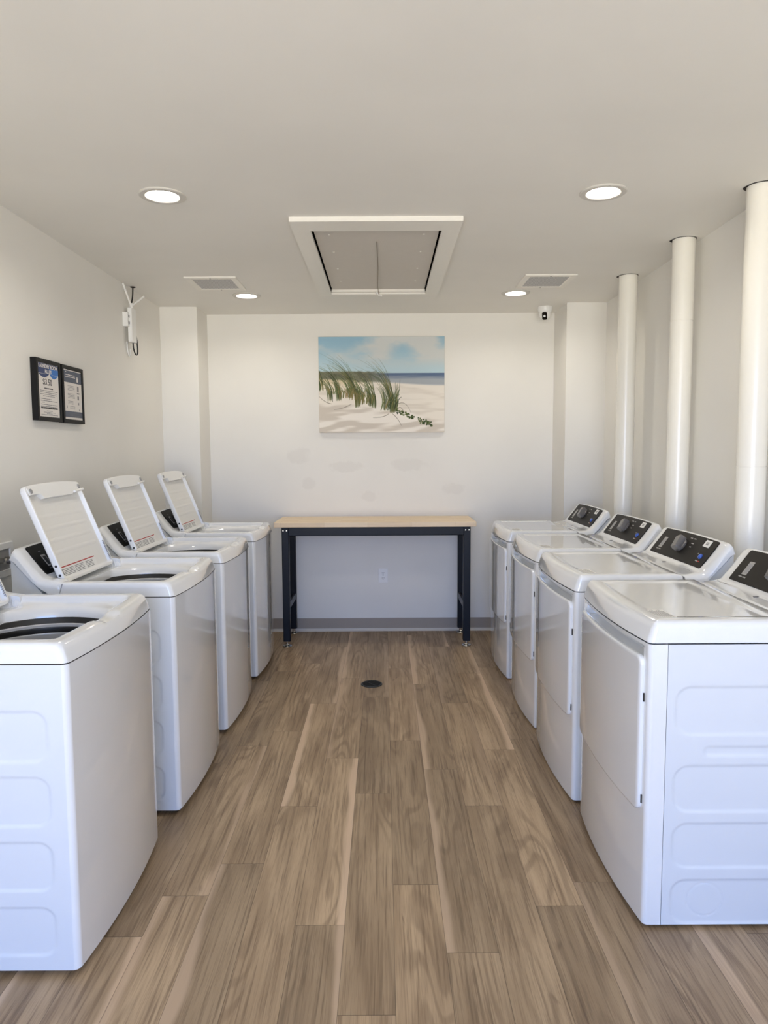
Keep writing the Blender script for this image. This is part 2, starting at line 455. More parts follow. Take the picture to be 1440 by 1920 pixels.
# security camera
t = thing('security_camera', 'small white turret security camera under the ceiling by the right back column', 'camera', (1.215, 5.42, ZC))
MB().lathe([(.052, 0), (.054, -.004), (.054, -.018), (.050, -.034), (.044, -.044)], n=40).build('camera_base', 'plastic', t)
q = Vector((-.28, -.80, -.53)).normalized()
ball = MB().lathe([(.044*math.sin(a), .044*math.cos(a)-.052) for a in np.linspace(.15, PI-.02, 20)], n=36).build('camera_ball', 'plastic', t)
mx = Matrix.Translation((0, 0, -.052)) @ q.to_track_quat('Z', 'Y').to_matrix().to_4x4()
MB().plate(lambda a, b, h: mx @ Vector((a, b, h)), -.018, .018, -.03, .03, .012, [(0, .030), (0, .041), (.002, .043)], cols=4).build('camera_lens', 'black_gl', ball)

# ------------------------------------------------------------------ vent pipes by the right wall
def vent_pipe(x, y, r, zj, label):
    t = thing('vent_pipe', label, 'pipe', (x, y, 0), group='white vent pipes by the right wall')
    pr = [(r, .0), (r, zj-.004), (r-.002, zj-.0035), (r-.002, zj), (r, zj+.0005), (r, ZC)]
    MB().lathe(pr, n=40).build('pipe', 'pipe', t)
    n = 40; v = []
    for rr, z in ((r-.002, ZC-.001), (r+.008, ZC-.001)):
        v += [(rr*(1+.04*math.sin(5*a)*(rr > r))*math.cos(a)-.003*(rr > r), rr*(1+.03*math.sin(7*a+1)*(rr > r))*math.sin(a), z) for a in (2*PI*i/n for i in range(n))]
    MB().add(v, [(i, (i+1) % n, n+(i+1) % n, n+i) for i in range(n)]).build('ceiling_cutout', 'gap', t, smooth=0)
    return t
vent_pipe(1.517, 4.49, .056, .95, 'white vertical vent pipe farthest from the camera, behind the last two dryers')
vent_pipe(1.543, 3.735, .056, 2.11, 'middle white vertical vent pipe with a coupling joint near its top')
vent_pipe(1.552, 3.0, .058, 1.38, 'white vertical vent pipe nearest the camera, cut by the right edge of the picture')

# ------------------------------------------------------------------ workbench
t = thing('workbench', 'narrow folding table with a pale butcher-block top and black steel legs against the back wall', 'table', (0, 0, 0))
fn = lambda a, b, h: (a, b, h)
MB().plate(fn, -.808, .675, 5.155, 5.64, .006, [(.002, .897), (0, .899), (0, .931), (.003, .934)], cols=4).build('tabletop', 'butcher', t)
fr = MB()
fr.box(-.752, .634, 5.18, 5.184, .832, .897).box(-.752, .634, 5.18, 5.22, .893, .897).box(-.752, .634, 5.18, 5.205, .832, .836)
fr.box(-.752, .634, 5.606, 5.61, .832, .897)
fr.box(-.752, -.748, 5.18, 5.61, .832, .897).box(.63, .634, 5.18, 5.61, .832, .897)
fr.build('apron', 'benchblk', t)
for sx, xo in ((1, -.754), (-1, .636)):
    for y, sy in ((5.176, 1), (5.614, -1)):
        xw = xo+sx*.052
        x0, x1 = sorted((xo, xw)); y0, y1 = sorted((y, y+sy*.052))
        lg = MB().plate(lambda a, b, h: (a, b, h), x0, x1, y0, y1, .005, [(0, .042), (0, .897)], cols=2).build('leg', 'benchblk', t)
        cx, cy = (x0+x1)/2, (y0+y1)/2
        ft = MB().lathe([(.034, 0), (.036, .003), (.034, .008), (.016, .013), (.012, .02)], (cx, cy, 0), 28)
        ft.lathe([(.013, .02), (.013, .043)], (cx, cy, 0), 16)
        ft.build('foot', 'chrome', lg)
        if sy > 0:
            for bx in (.013, .038):
                MB().lathe([(.006, 0), (.006, .003), (.004, .005)], (0, 0, 0), 12, fn=lambda a, b, c, bx=bx, xo=xo, sx=sx: (xo+sx*bx+a, 5.176-c, .872+b)).build('bolt', 'chrome', lg)
    xa, xb = sorted((xo+sx*.034, xo+sx*.050))
    MB().box(xa, xb, 5.228, 5.562, .285, .33).build('cross_brace', 'brace', t)

# ------------------------------------------------------------------ wall outlet, floor drain
t = thing('wall_outlet', 'white duplex power outlet on the back wall under the table', 'outlet', (-.01, YB, .452))
wf = lambda a, b, h: (a, -h, b)
MB().plate(wf, -.038, .038, -.059, .059, .004, [(0, 0), (0, .004), (.002, .006)], cols=2).build('cover_plate', 'plastic', t)
for z in (.0205, -.0205):
    rc = MB().plate(wf, -.017, .017, z-.014, z+.014, .011, [(0, .006), (0, .0075), (.001, .008)], cols=2).build('receptacle', 'plastic', t)
    for x in (-.007, .007): MB().box(x-.0014, x+.0014, -.0084, -.0078, z-.001, z+.007).build('slot', 'darkink', rc)
    MB().plate(wf, -.003, .003, z-.0100, z-.0045, .002, [(0, .0078), (0, .0084)], cols=2).build('ground_hole', 'darkink', rc)
MB().lathe([(.003, 0), (.002, .001)], n=10, fn=lambda a, b, c: (a, -.006-c, b)).build('screw', 'grey', t)
t = thing('floor_drain', 'round dark metal drain grate in the middle of the floor', 'drain', (-.083, 4.323, 0))
MB().lathe([(.067, 0), (.067, .003), (.064, .005), (.058, .005), (.057, .003)], n=48).build('drain_rim', 'drain', t)
s = MB()
for k in range(-6, 7):
    d = k*.0085; w = math.sqrt(max(.055**2-d*d, 0))
    if w > .01:
        for x0, x1 in ((-w, -.003), (.003, w)):
            s.box(x0, x1, d-.0022, d+.0022, .003, .0045, fn=lambda x, y, z: (x*.8-y*.6, x*.6+y*.8, z))
s.build('grate_slots', 'drainhole', t)

# ------------------------------------------------------------------ beach canvas
PWID, PHEI = .985, .742
def paint_beach(W=420, H=316):
    S = lambda *c: np.array(c, float)
    yy, xx = np.mgrid[0:H, 0:W]; x = xx/(W-1); y = yy/(H-1)
    def fnoise(sx, sy, oct=4, seed=0):
        r = np.random.default_rng(seed); out = np.zeros((H, W)); amp = 1.; tot = 0
        for o in range(oct):
            gx, gy = max(2, int(sx*2**o))+2, max(2, int(sy*2**o))+2
            g = r.random((gy, gx)); px = x*(gx-2); py = y*(gy-2)
            ix, iy = px.astype(int), py.astype(int); fx, fy = px-ix, py-iy
            fx = fx*fx*(3-2*fx); fy = fy*fy*(3-2*fy)
            out += amp*((g[iy, ix]*(1-fx)+g[iy, ix+1]*fx)*(1-fy)+(g[iy+1, ix]*(1-fx)+g[iy+1, ix+1]*fx)*fy); tot += amp; amp *= .5
        return out/tot
    st = lambda a, b, v: np.clip((v-a)/(b-a), 0, 1)**2*(3-2*np.clip((v-a)/(b-a), 0, 1))
    L = lambda a, b, t: a*(1-t[..., None])+b*t[..., None]
    img = L(S(146, 184, 206), S(184, 207, 216), st(0, .38, y))
    img = L(img, S(208, 210, 208), st(.36, .66, fnoise(3, 5, 5, 3)+.12*st(.3, .6, x)-.25*st(.85, 1, x)*st(.3, .0, y))*st(.36, .2, y)*.95)
    hor = .378
    sea = L(S(84, 104, 136), S(164, 170, 176), st(.39, .47, y+.02*fnoise(8, 60, 2, 5)))
    img = np.where(((y > hor) & (x > .3))[..., None], sea, img)
    veg = S(112, 112, 92)*(.75+.5*fnoise(30, 30, 3, 6))[..., None]
    img = L(img, veg, st(.362, .38, y+.02*fnoise(40, 4, 2, 8))*st(.60, .35, x))
    sand = L(S(233, 226, 215), S(208, 199, 186), st(.5, .75, fnoise(4, 26, 3, 9))*.55)
    sand = L(sand, S(206, 188, 150), st(.58, .44, y)*st(.5, .2, x)*.8)
    shore = .455+.05*x+.006*np.sin(x*9)-.02*(x < .3)
    img = L(img, sand, st(-.012, .012, y-shore))
    front = .70+.17*np.clip((x-.3)/.6, 0, 1)**1.2+.02*np.sin(7*x)
    ripple = L(S(238, 232, 223), S(207, 198, 186), st(.50, .70, fnoise(3, 12, 3, 12)+.08*np.sin((y*3+x)*22)))
    img = L(img, ripple, st(-.02, .02, y-front))
    ys_ = np.arange(H)/(H-1); xs_ = np.arange(W)/(W-1)
    def stroke(p0, p1, p2, w0, w1, col, al=.9):
        for t in np.linspace(0, 1, 150):
            px = (1-t)**2*p0[0]+2*t*(1-t)*p1[0]+t*t*p2[0]; py = (1-t)**2*p0[1]+2*t*(1-t)*p1[1]+t*t*p2[1]
            w = (w0*(1-t)+w1*t)*min(1, .45+t*3)*W; cx, cy = px*(W-1), py*(H-1)
            i0, i1 = int(max(cx-w-2, 0)), int(min(cx+w+2, W-1)); j0, j1 = int(max(cy-w-2, 0)), int(min(cy+w+2, H-1))
            if i1 <= i0 or j1 <= j0: continue
            d = np.hypot(xx[j0:j1+1, i0:i1+1]-cx, yy[j0:j1+1, i0:i1+1]-cy)
            a = np.clip(w+.5-d, 0, 1)*al*.32
            img[j0:j1+1, i0:i1+1] = img[j0:j1+1, i0:i1+1]*(1-a[..., None])+col*a[..., None]
    G = [S(66, 82, 38), S(48, 64, 30), S(92, 104, 54), S(118, 108, 60), S(36, 48, 24), S(140, 120, 76)]
    r = random.Random(4)
    clumps = [(.02, .56, 12, .30, .12), (.09, .67, 16, .36, .18), (.16, .66, 18, .38, .18), (.25, .62, 16, .30, .16), (.31, .73, 34, .54, .28), (.33, .70, 20, .34, .14), (.41, .72, 18, .36, .14), (.44, .74, 18, .42, .14),
              (.53, .76, 10, .36, .10), (.585, .79, 48, .58, .26), (.60, .78, 18, .34, -.04)]
    for cx, cy, n, hh, lean in clumps:
        for _ in range(n):
            q = r.uniform(.35, 1.); bx = cx+r.uniform(-.02, .02); ln = lean*q*q*r.uniform(.6, 1.3)
            tip = (bx-ln*r.uniform(.7, 1.3)+r.uniform(-.02, .02), cy-hh*q*r.uniform(.85, 1.1))
            stroke((bx, cy+r.uniform(-.01, .01)), (bx+r.uniform(0, .03)-.15*ln, cy-hh*q*.75), tip, r.uniform(.0028, .0048), .0009, r.choice(G[:5] if r.random() < .8 else G))
    for cx, cy, n, hh in ((.22, .64, 26, .14), (.38, .70, 20, .14), (.30, .66, 16, .16), (.12, .60, 18, .12)):
        for _ in range(n):
            bx = cx+r.uniform(-.06, .06); stroke((bx, cy), (bx+.01, cy-hh*.5), (bx+r.uniform(-.05, .03), cy-hh*r.uniform(.5, 1.)), .003, .0012, r.choice([G[3], G[5], G[2]]), .7)
    for _ in range(12):
        bx, by = r.uniform(.48, .62), .77
        stroke((bx, by), (bx+.03, by-.12), (bx+r.uniform(-.02, .10), by-r.uniform(.08, .26)), .004, .0015, r.choice(G))
    for k in range(90):
        tt = r.random(); px = .60+.31*tt; py = .77+.17*tt+r.uniform(-.03, .015)
        if .45 < tt < .68 and r.random() < .5: continue
        s = r.uniform(.006, .012); a = r.uniform(0, 6.3)
        stroke((px, py), (px+s*.5*math.cos(a), py+s*.5*math.sin(a)), (px+s*math.cos(a), py+s*math.sin(a)), .006, .003, r.choice([S(60, 78, 34), S(44, 60, 26), S(92, 104, 52)]))
    for p in (((.56, .80), (.52, .85), (.43, .845)), ((.58, .80), (.63, .85), (.655, .93)), ((.6, .74), (.68, .62), (.735, .80)), ((.62, .76), (.66, .70), (.68, .82)), ((.1, .70), (.05, .69), (.0, .62)), ((.26, .70), (.2, .75), (.12, .76))):
        stroke(*p, .0025, .0015, S(96, 88, 72), .8)
    return img
img = paint_beach(); PH_, PW_ = img.shape[:2]
t = thing('canvas_print', 'beach dune canvas print hanging on the back wall above the table', 'picture', (-.013, YB, 1.969))
MB().plate(wf, -PWID/2, PWID/2, -PHEI/2, PHEI/2, .002, [(0, 0), (0, .034), (.001, .035)], cols=2, front=True).build('stretched_canvas', 'canvas', t)
n0 = PW_; vs = []
for j in range(PH_):
    for i in range(PW_): vs.append(((i/(PW_-1)-.5)*(PWID-.003), -.0355, (.5-j/(PH_-1))*(PHEI-.003)))
fs = [(j*n0+i, (j+1)*n0+i, (j+1)*n0+i+1, j*n0+i+1) for j in range(PH_-1) for i in range(PW_-1)]
pr = MB(); pr.v, pr.f, pr.mi = vs, fs, [0]*len(fs)
po = pr.build('printed_picture', 'art', t, smooth=0, fix=False)
po['label'] = 'photograph of green dune grass on white sand by the sea'
lin = np.clip(img/255*1.0, 0, 1); lin = np.where(lin <= .04045, lin/12.92, ((lin+.055)/1.055)**2.4)
ca = po.data.color_attributes.new('ink', 'FLOAT_COLOR', 'POINT')
ca.data.foreach_set('color', np.concatenate([lin, np.ones((PH_, PW_, 1))], 2).astype(np.float32).ravel())

# ------------------------------------------------------------------ framed notices on the left wall
def lw(y0, z0):    # reading direction runs towards +Y on the left wall; h points into the room
    return lambda a, b, h: (h, a, b)
NW, NH = .252, .294
def lm(a, b, h): return Matrix(((0, 0, 1, h), (1, 0, 0, a), (0, 1, 0, b), (0, 0, 0, 1)))
def notice(y, z, label):
    t = thing('framed_notice', label, 'sign', (XL, y, z), group='framed laundry notices')
    f = MB().plate(lw(0, 0), -NW/2, NW/2, -NH/2, NH/2, .001, [(0, 0), (0, .027), (.002, .029), (.0175, .029), (.0195, .027), (.0205, .022)], cols=2, front=False)
    f.build('frame', 'frame', t)
    p = MB().box(.002, .0125, -NW/2+.02, NW/2-.02, -NH/2+.02, NH/2-.02).build('notice_sheet', 'paper', t)
    p.location = (.0115, 0, 0)
    return t, p
def bars(p, mat, rows, name='small_lettering'):
    for (a, b, w, hh) in rows:
        s = MB(); x = a-w/2
        while x < a+w/2-.002:                      # word-length dashes of one line
            ww = min(random.uniform(.006, .017), a+w/2-x)
            s.box(.0125, .0129, x, x+ww, b-hh/2, b+hh/2); x += ww+.0025
        s.build(name, mat, p, smooth=0)
t, p = notice(3.487, 1.752, 'black framed notice reading LAUNDRY ROOM RULES with a blue header, the left one of two')
hw = NW/2-.021; top = NH/2-.021
def head(mat, x0, x1, name):
    n = 20; pts = []
    for i in range(n+1):
        a = x0+(x1-x0)*i/n; k = (a-x0)/(x1-x0)
        pts.append((a, top-.044-.022*math.sin(PI*k)**.8*1.0))
    s = MB(); v = []
    for a, b in pts: v += [(.0127, a, top), (.0127, a, b)]
    s.add(v, [(2*i, 2*i+1, 2*i+3, 2*i+2) for i in range(n)]); s.build(name, mat, p, smooth=0)
head('navy', -hw, .012, 'header_swoosh'); head('azure', .012, hw, 'header_swoosh')
MB().box(.0126, .01285, -hw, hw, top-.02, top).build('header_band', 'navy', p, smooth=0)
for xa, xb in ((-hw+.003, -.03), (.04, hw-.003)): MB().box(.0129, .0131, xa, xb, top-.049, top-.048).build('header_edging', 'paper', p, smooth=0)
text_mesh('title_text', 'LAUNDRY ROOM', .0245, 'paper', p, lm(0, top-.013, .0132), bold=.0006)
text_mesh('title_text', 'RULES', .0245, 'paper', p, lm(0, top-.037, .0132), bold=.0006)
text_mesh('price_text', '$3.50', .042, 'darkink', p, lm(-.012, top-.088, .0130), bold=.0004)
bars(p, 'darkink', [(0, top-.117, .09, .005), (0, -.085, .17, .0075)], 'bold_lettering')
bars(p, 'ink', [(0, top-.129-.0085*i, w, .0028) for i, w in enumerate((.18, .17, .175, .12))]+[(-.03, top-.168, .11, .003), (.0, top-.177, .17, .003), (-.06, top-.185, .03, .003), (0, top-.195, .17, .003), (0, top-.204, .17, .003), (0, top-.213, .17, .003)]
     + [(0, -.099, .06, .0025), (0, -.106, .12, .0025), (0, -.112, .06, .0025), (0, -.118, .17, .0025)])
t, p = notice(3.756, 1.751, 'black framed notice with a slate grey header and footer, the right one of two')
for (z0, z1, nm) in ((.062, top-.004, 'header_panel'), (-top+.010, -.085, 'footer_panel')):
    MB().box(.0126, .0128, -hw, hw, z0, z1).build(nm, 'slate', p, smooth=0)
bars(p, 'paper', [(-.028, .101, .115, .0045), (-.028, .091, .12, .0045), (-.075, .115, .008, .006)], 'header_lettering')
hd = MB()                                               # small white hand mark
hd.plate(lw(0, 0), .048, .068, .070, .090, .007, [(0, .0128), (0, .0131)], cols=2)
for k in range(4): hd.plate(lw(0, 0), .046+.0065*k, .050+.0065*k, .086, .100-.002*abs(k-1.5), .0015, [(0, .0128), (0, .0131)], cols=2)
hd.build('hand_mark', 'paper', p, smooth=0)
bars(p, 'ink', [(-.02, .045-.007*i, .08, .0022) for i in range(4)]+[(-.02, .005-.007*i, .08, .0022) for i in range(4)]+[(-.03, -.033-.007*i, .06, .0022) for i in range(3)]+[(-.01, -.060-.006*i, .06, .002) for i in range(3)]
     + [(.02, -.095-.006*i, .13, .0018) for i in range(4)])
for (a, b, w, hh) in ((.062, .035, .018, .03), (.064, .012, .03, .006), (.062, -.012, .016, .02), (.066, -.042, .008, .012), (.07, -.075, .006, .008), (-.075, -.064, .006, .014)):
    MB().box(.0125, .0129, a-w/2, a+w/2, b-hh/2, b+hh/2).build('pictogram', 'ink', p, smooth=0)

# ------------------------------------------------------------------ wireless unit with antennas high on the left wall
t = thing('wireless_access_point', 'small white wireless unit with splayed antennas and black cable, high on left wall', 'router', (XL, 4.66, 2.27))
b = lw(0, 0)
MB().plate(b, -.045, .045, -.115, .105, .012, [(0, .022), (0, .040), (.004, .046)], cols=4).build('unit_body', 'plastic', t)
MB().plate(b, -.075, -.03, -.02, .07, .004, [(0, 0), (0, .03), (.002, .032)], cols=2).build('power_adapter', 'plastic', t)
MB().box(0, .03, -.03, .03, .0, .05).build('wall_bracket', 'plastic', t)
for z in (.045, .005): MB().box(.0318, .0326, -.06, -.045, z-.008, z+.008).build('port', 'darkink', t)
MB().tube([(.034, -.005, .10), (.034, -.005, .135)], .011, 12).build('antenna_joint', 'plastic', t)
for a, e in (((.034, -.012, .12), (.012, -.085, .245)), ((.036, .0, .12), (.09, .075, .195))):
    MB().tube([a, tuple(np.array(a)*.5+np.array(e)*.5), e], .006, 10).build('antenna', 'plastic', t)
MB().tube([(.034, .0, .10), (.034, .0, -.11)], .012, 12).build('antenna', 'plastic', t)
MB().tube(bez([(.03, .045, .249), (.032, .03, .19), (.034, .0, .135)], 8), .0045, 8).build('cable', 'blackpl', t)
MB().tube(bez([(.036, -.004, -.112), (.038, .0, -.155), (.04, .03, -.185), (.04, .065, -.17), (.04, .06, -.10), (.036, .036, -.02)], 8), .0045, 8).build('cable', 'blackpl', t)
MB().tube(bez([(.006, -.03, -.11), (.008, -.03, -.16), (.01, -.01, -.195), (.01, .01, -.19), (.012, .012, -.15)], 8), .004, 8).build('cable', 'plastic', t)
MB().lathe([(.018, .249), (.016, .2455)], (.03, .045, 0), 18).build('ceiling_hole', 'gap', t)

# ------------------------------------------------------------------ washer outlet box and hoses behind the second washer
t = thing('laundry_outlet_box', 'recessed white water outlet box on the left wall behind the second washer', 'outlet box', (XL, 2.98, .99))
MB().plate(lw(0, 0), -.14, .14, -.075, .075, .008, [(0, 0), (0, .006), (.003, .008), (.028, .008), (.031, .002)], cols=2, front=False).build('box_flange', 'plastic', t)
MB().box(.0005, .0025, -.108, .108, -.044, .044).build('box_interior', 'steelgrey', t)
for dy in (.03, .075):
    MB().lathe([(.012, .0), (.012, .03), (.008, .035)], n=16, fn=lambda a, b_, c_, dy=dy: (.002+c_, dy+a, -.0+b_)).build('valve', 'chrome', t)
for (ya, yb_) in ((.03, .09), (.075, .18)):
    MB().tube(bez([(.035, ya, 0), (.075, ya+.01, -.005), (.11, (ya+yb_)/2, -.04), (.12, yb_, -.12), (.13, yb_+.02, -.19), (.165, yb_+.02, -.21)], 10), .011, 12).build('water_hose', 'hose', t)

# ------------------------------------------------------------------ machines
W = .69; HW = W/2; DEP = .64; BOW = .022
def bow(u, y): return u-BOW*(1-min(1, (2*y/W)**2))*max(0., 1-u/.3)
def sst(a, b, v):
    k = min(1, max(0, (v-a)/(b-a))); return k*k*(3-2*k)
def rr_sdf(x, z, x0, x1, z0, z1, r):
    qx = abs(x-(x0+x1)/2)-(x1-x0)/2+r; qz = abs(z-(z0+z1)/2)-(z1-z0)/2+r
    return math.hypot(max(qx, 0), max(qz, 0))+min(max(qx, qz), 0)-r
def side_grid(mb, y, sgn, u0, u1, z0, z1, height, du=.0045, dz=.0035):
    nu, nz = int((u1-u0)/du), int((z1-z0)/dz); o = len(mb.v)
    for j in range(nz+1):
        for i in range(nu+1):
            u, z = u0+(u1-u0)*i/nu, z0+(z1-z0)*j/nz
            mb.v.append((u, y-sgn*height(u, z), z))
    for j in range(nz):
        for i in range(nu):
            a = o+j*(nu+1)+i; mb.f.append((a, a+1, a+nu+2, a+nu+1)); mb.mi.append(0)
def recess(rects, circ=None, d=.004, w=.011):
    def f(u, z):
        v = 0.
        for r in rects:
            s = rr_sdf(u, z, *r); v = max(v, d*sst(w/2, -w/2, s))
        if circ:
            s = abs(math.hypot(u-circ[0], z-circ[1])-circ[2]); v += .0015*sst(.003, .0005, s)
        return v
    return f
def plan_outline(u_start, rc=.014, n=28):
    """front plan curve from (u_start,-HW) around both rounded front corners to (u_start, HW)"""
    pts = [(u_start, -HW)]
    for i in range(9):
        a = i/8*PI/2; pts.append((rc*(1-math.sin(a)), -HW+rc*(1-math.cos(a))))
    for i in range(1, n): pts.append((0, -HW+rc+(W-2*rc)*i/n))
    for i in range(9):
        a = i/8*PI/2; pts.append((rc*(1-math.cos(a)), HW-rc*(1-math.sin(a))))
    pts.append((u_start, HW))
    return [(bow(u, y), y) for u, y in pts]

def hood(t, zoff=0., notch=False):
    """console: curved hood over an inset riser"""
    T = [(.437, .905), (.436, .930), (.440, .942), (.455, .945), (.49, .948), (.522, .956), (.55, .987), (.585, 1.031), (.606, 1.060), (.616, 1.069), (.626, 1.070), (.635, 1.060), (.639, 1.04)]
    Lw = [(.445, .886), (.455, .884), (.475, .886), (.49, .890), (.51, .902), (.53, .918), (.555, .942), (.58, .970), (.60, .993), (.612, 1.008), (.622, 1.018), (.63, 1.024), (.636, 1.03)]
    sec = []
    ys = [(HW-.0005, .030), (HW-.003, .018), (HW-.010, .008), (HW-.022, .002), (HW-.036, 0.)]
    mid = list(np.linspace(-HW+.06, HW-.06, 14)) if not notch else [-.272, -.266]+list(np.linspace(-.25, .25, 12))+[.266, .272]
    st = [(-y, d) for y, d in ys]+[(y, 0.) for y in mid]+[(y, d) for y, d in reversed(ys)]
    rings = []
    for y, d in st:
        up = []
        for (a, b), (c_, e) in zip(T, Lw):
            l = math.hypot(a-c_, b-e); k = min(d, l*.8)/l
            arch = .007*(1-(y/HW)**2)*sst(.5, .62, a)
            cut = notch and abs(y) < .27
            up.append((max(a+(c_-a)*k, .512) if cut else a+(c_-a)*k, y, b+(e-b)*k+arch))
        lo = []
        for (a, b), (c_, e) in zip(T, Lw):
            l = math.hypot(a-c_, b-e); k = min(d*.3, l*.15)/l
            lo.append((max(c_+(a-c_)*k, .514) if notch and abs(y) < .27 else c_+(a-c_)*k, y, e+(b-e)*k))
        rings.append([(p[0], p[1], p[2]+zoff) for p in up+lo[::-1]])
    h = MB().rings(rings).build('console', 'enamel', t, smooth=40)
    # joint between the console and the work top
    for y0, y1 in (((-HW-.0006, HW+.0006),) if not notch else ((-HW-.0006, -HW+.03), (HW-.03, HW+.0006))):
        MB().rings([[(.4480, y, .888+zoff), (.4492, y, .888+zoff), (.4352, y, .9405), (.4340, y, .9405)] for y in (y0, y1)]).build('seam', 'grey', t, smooth=0)
    # inset riser below the hood
    poly0 = [(.45, .884), (.635, .884), (.636, 1.03), (.60, .99), (.555, .94), (.51, .90)]
    ri = MB()
    ri.rings([[(max(a, .52) if notch else a, s*yy, b+zoff) for a, b in poly0] for s, yy in ((-1, HW-.012), (1, HW-.012))])
    ri.build('console_riser', 'steel_side', h)
    return h
# console face plane: from (.525,.957) to (.610,1.064)
P0 = Vector((.5245, 0, .9585)); B = Vector((.0845, 0, .1085)).normalized(); NN = Vector((-B.z, 0, B.x))
def face(sy, zoff=0.):
    """a runs left to right for someone standing in front; b up the slope; h out of the face"""
    def f(a, b, h):
        arch = .007*(1-(a/HW)**2)*sst(.5, .62, P0.x+B.x*b)
        p = P0+B*b+NN*h; return (p.x, sy*a, p.z+zoff+arch)
    return f
SY = -1  # standing in front (at -u) looking to +u, left is +y
def fm(sy, a, b, h):
    f = face(sy); o = Vector(f(a, b, h)); ex = Vector((0, sy, 0)); 
    m = Matrix((( ex.x, B.x, NN.x, o.x), (ex.y, B.y, NN.y, o.y), (ex.z, B.z, NN.z, o.z), (0, 0, 0, 1)))
    return m
def feet(t, z1, r=.02):
    for u in (.06, .57):
        for y in (-HW+.06, HW-.06):
            MB().lathe([(r, 0), (r, .006), (r*.6, .009), (r*.6, z1+.004)], (u, y, 0), 16).build('foot', 'blackpl', t)

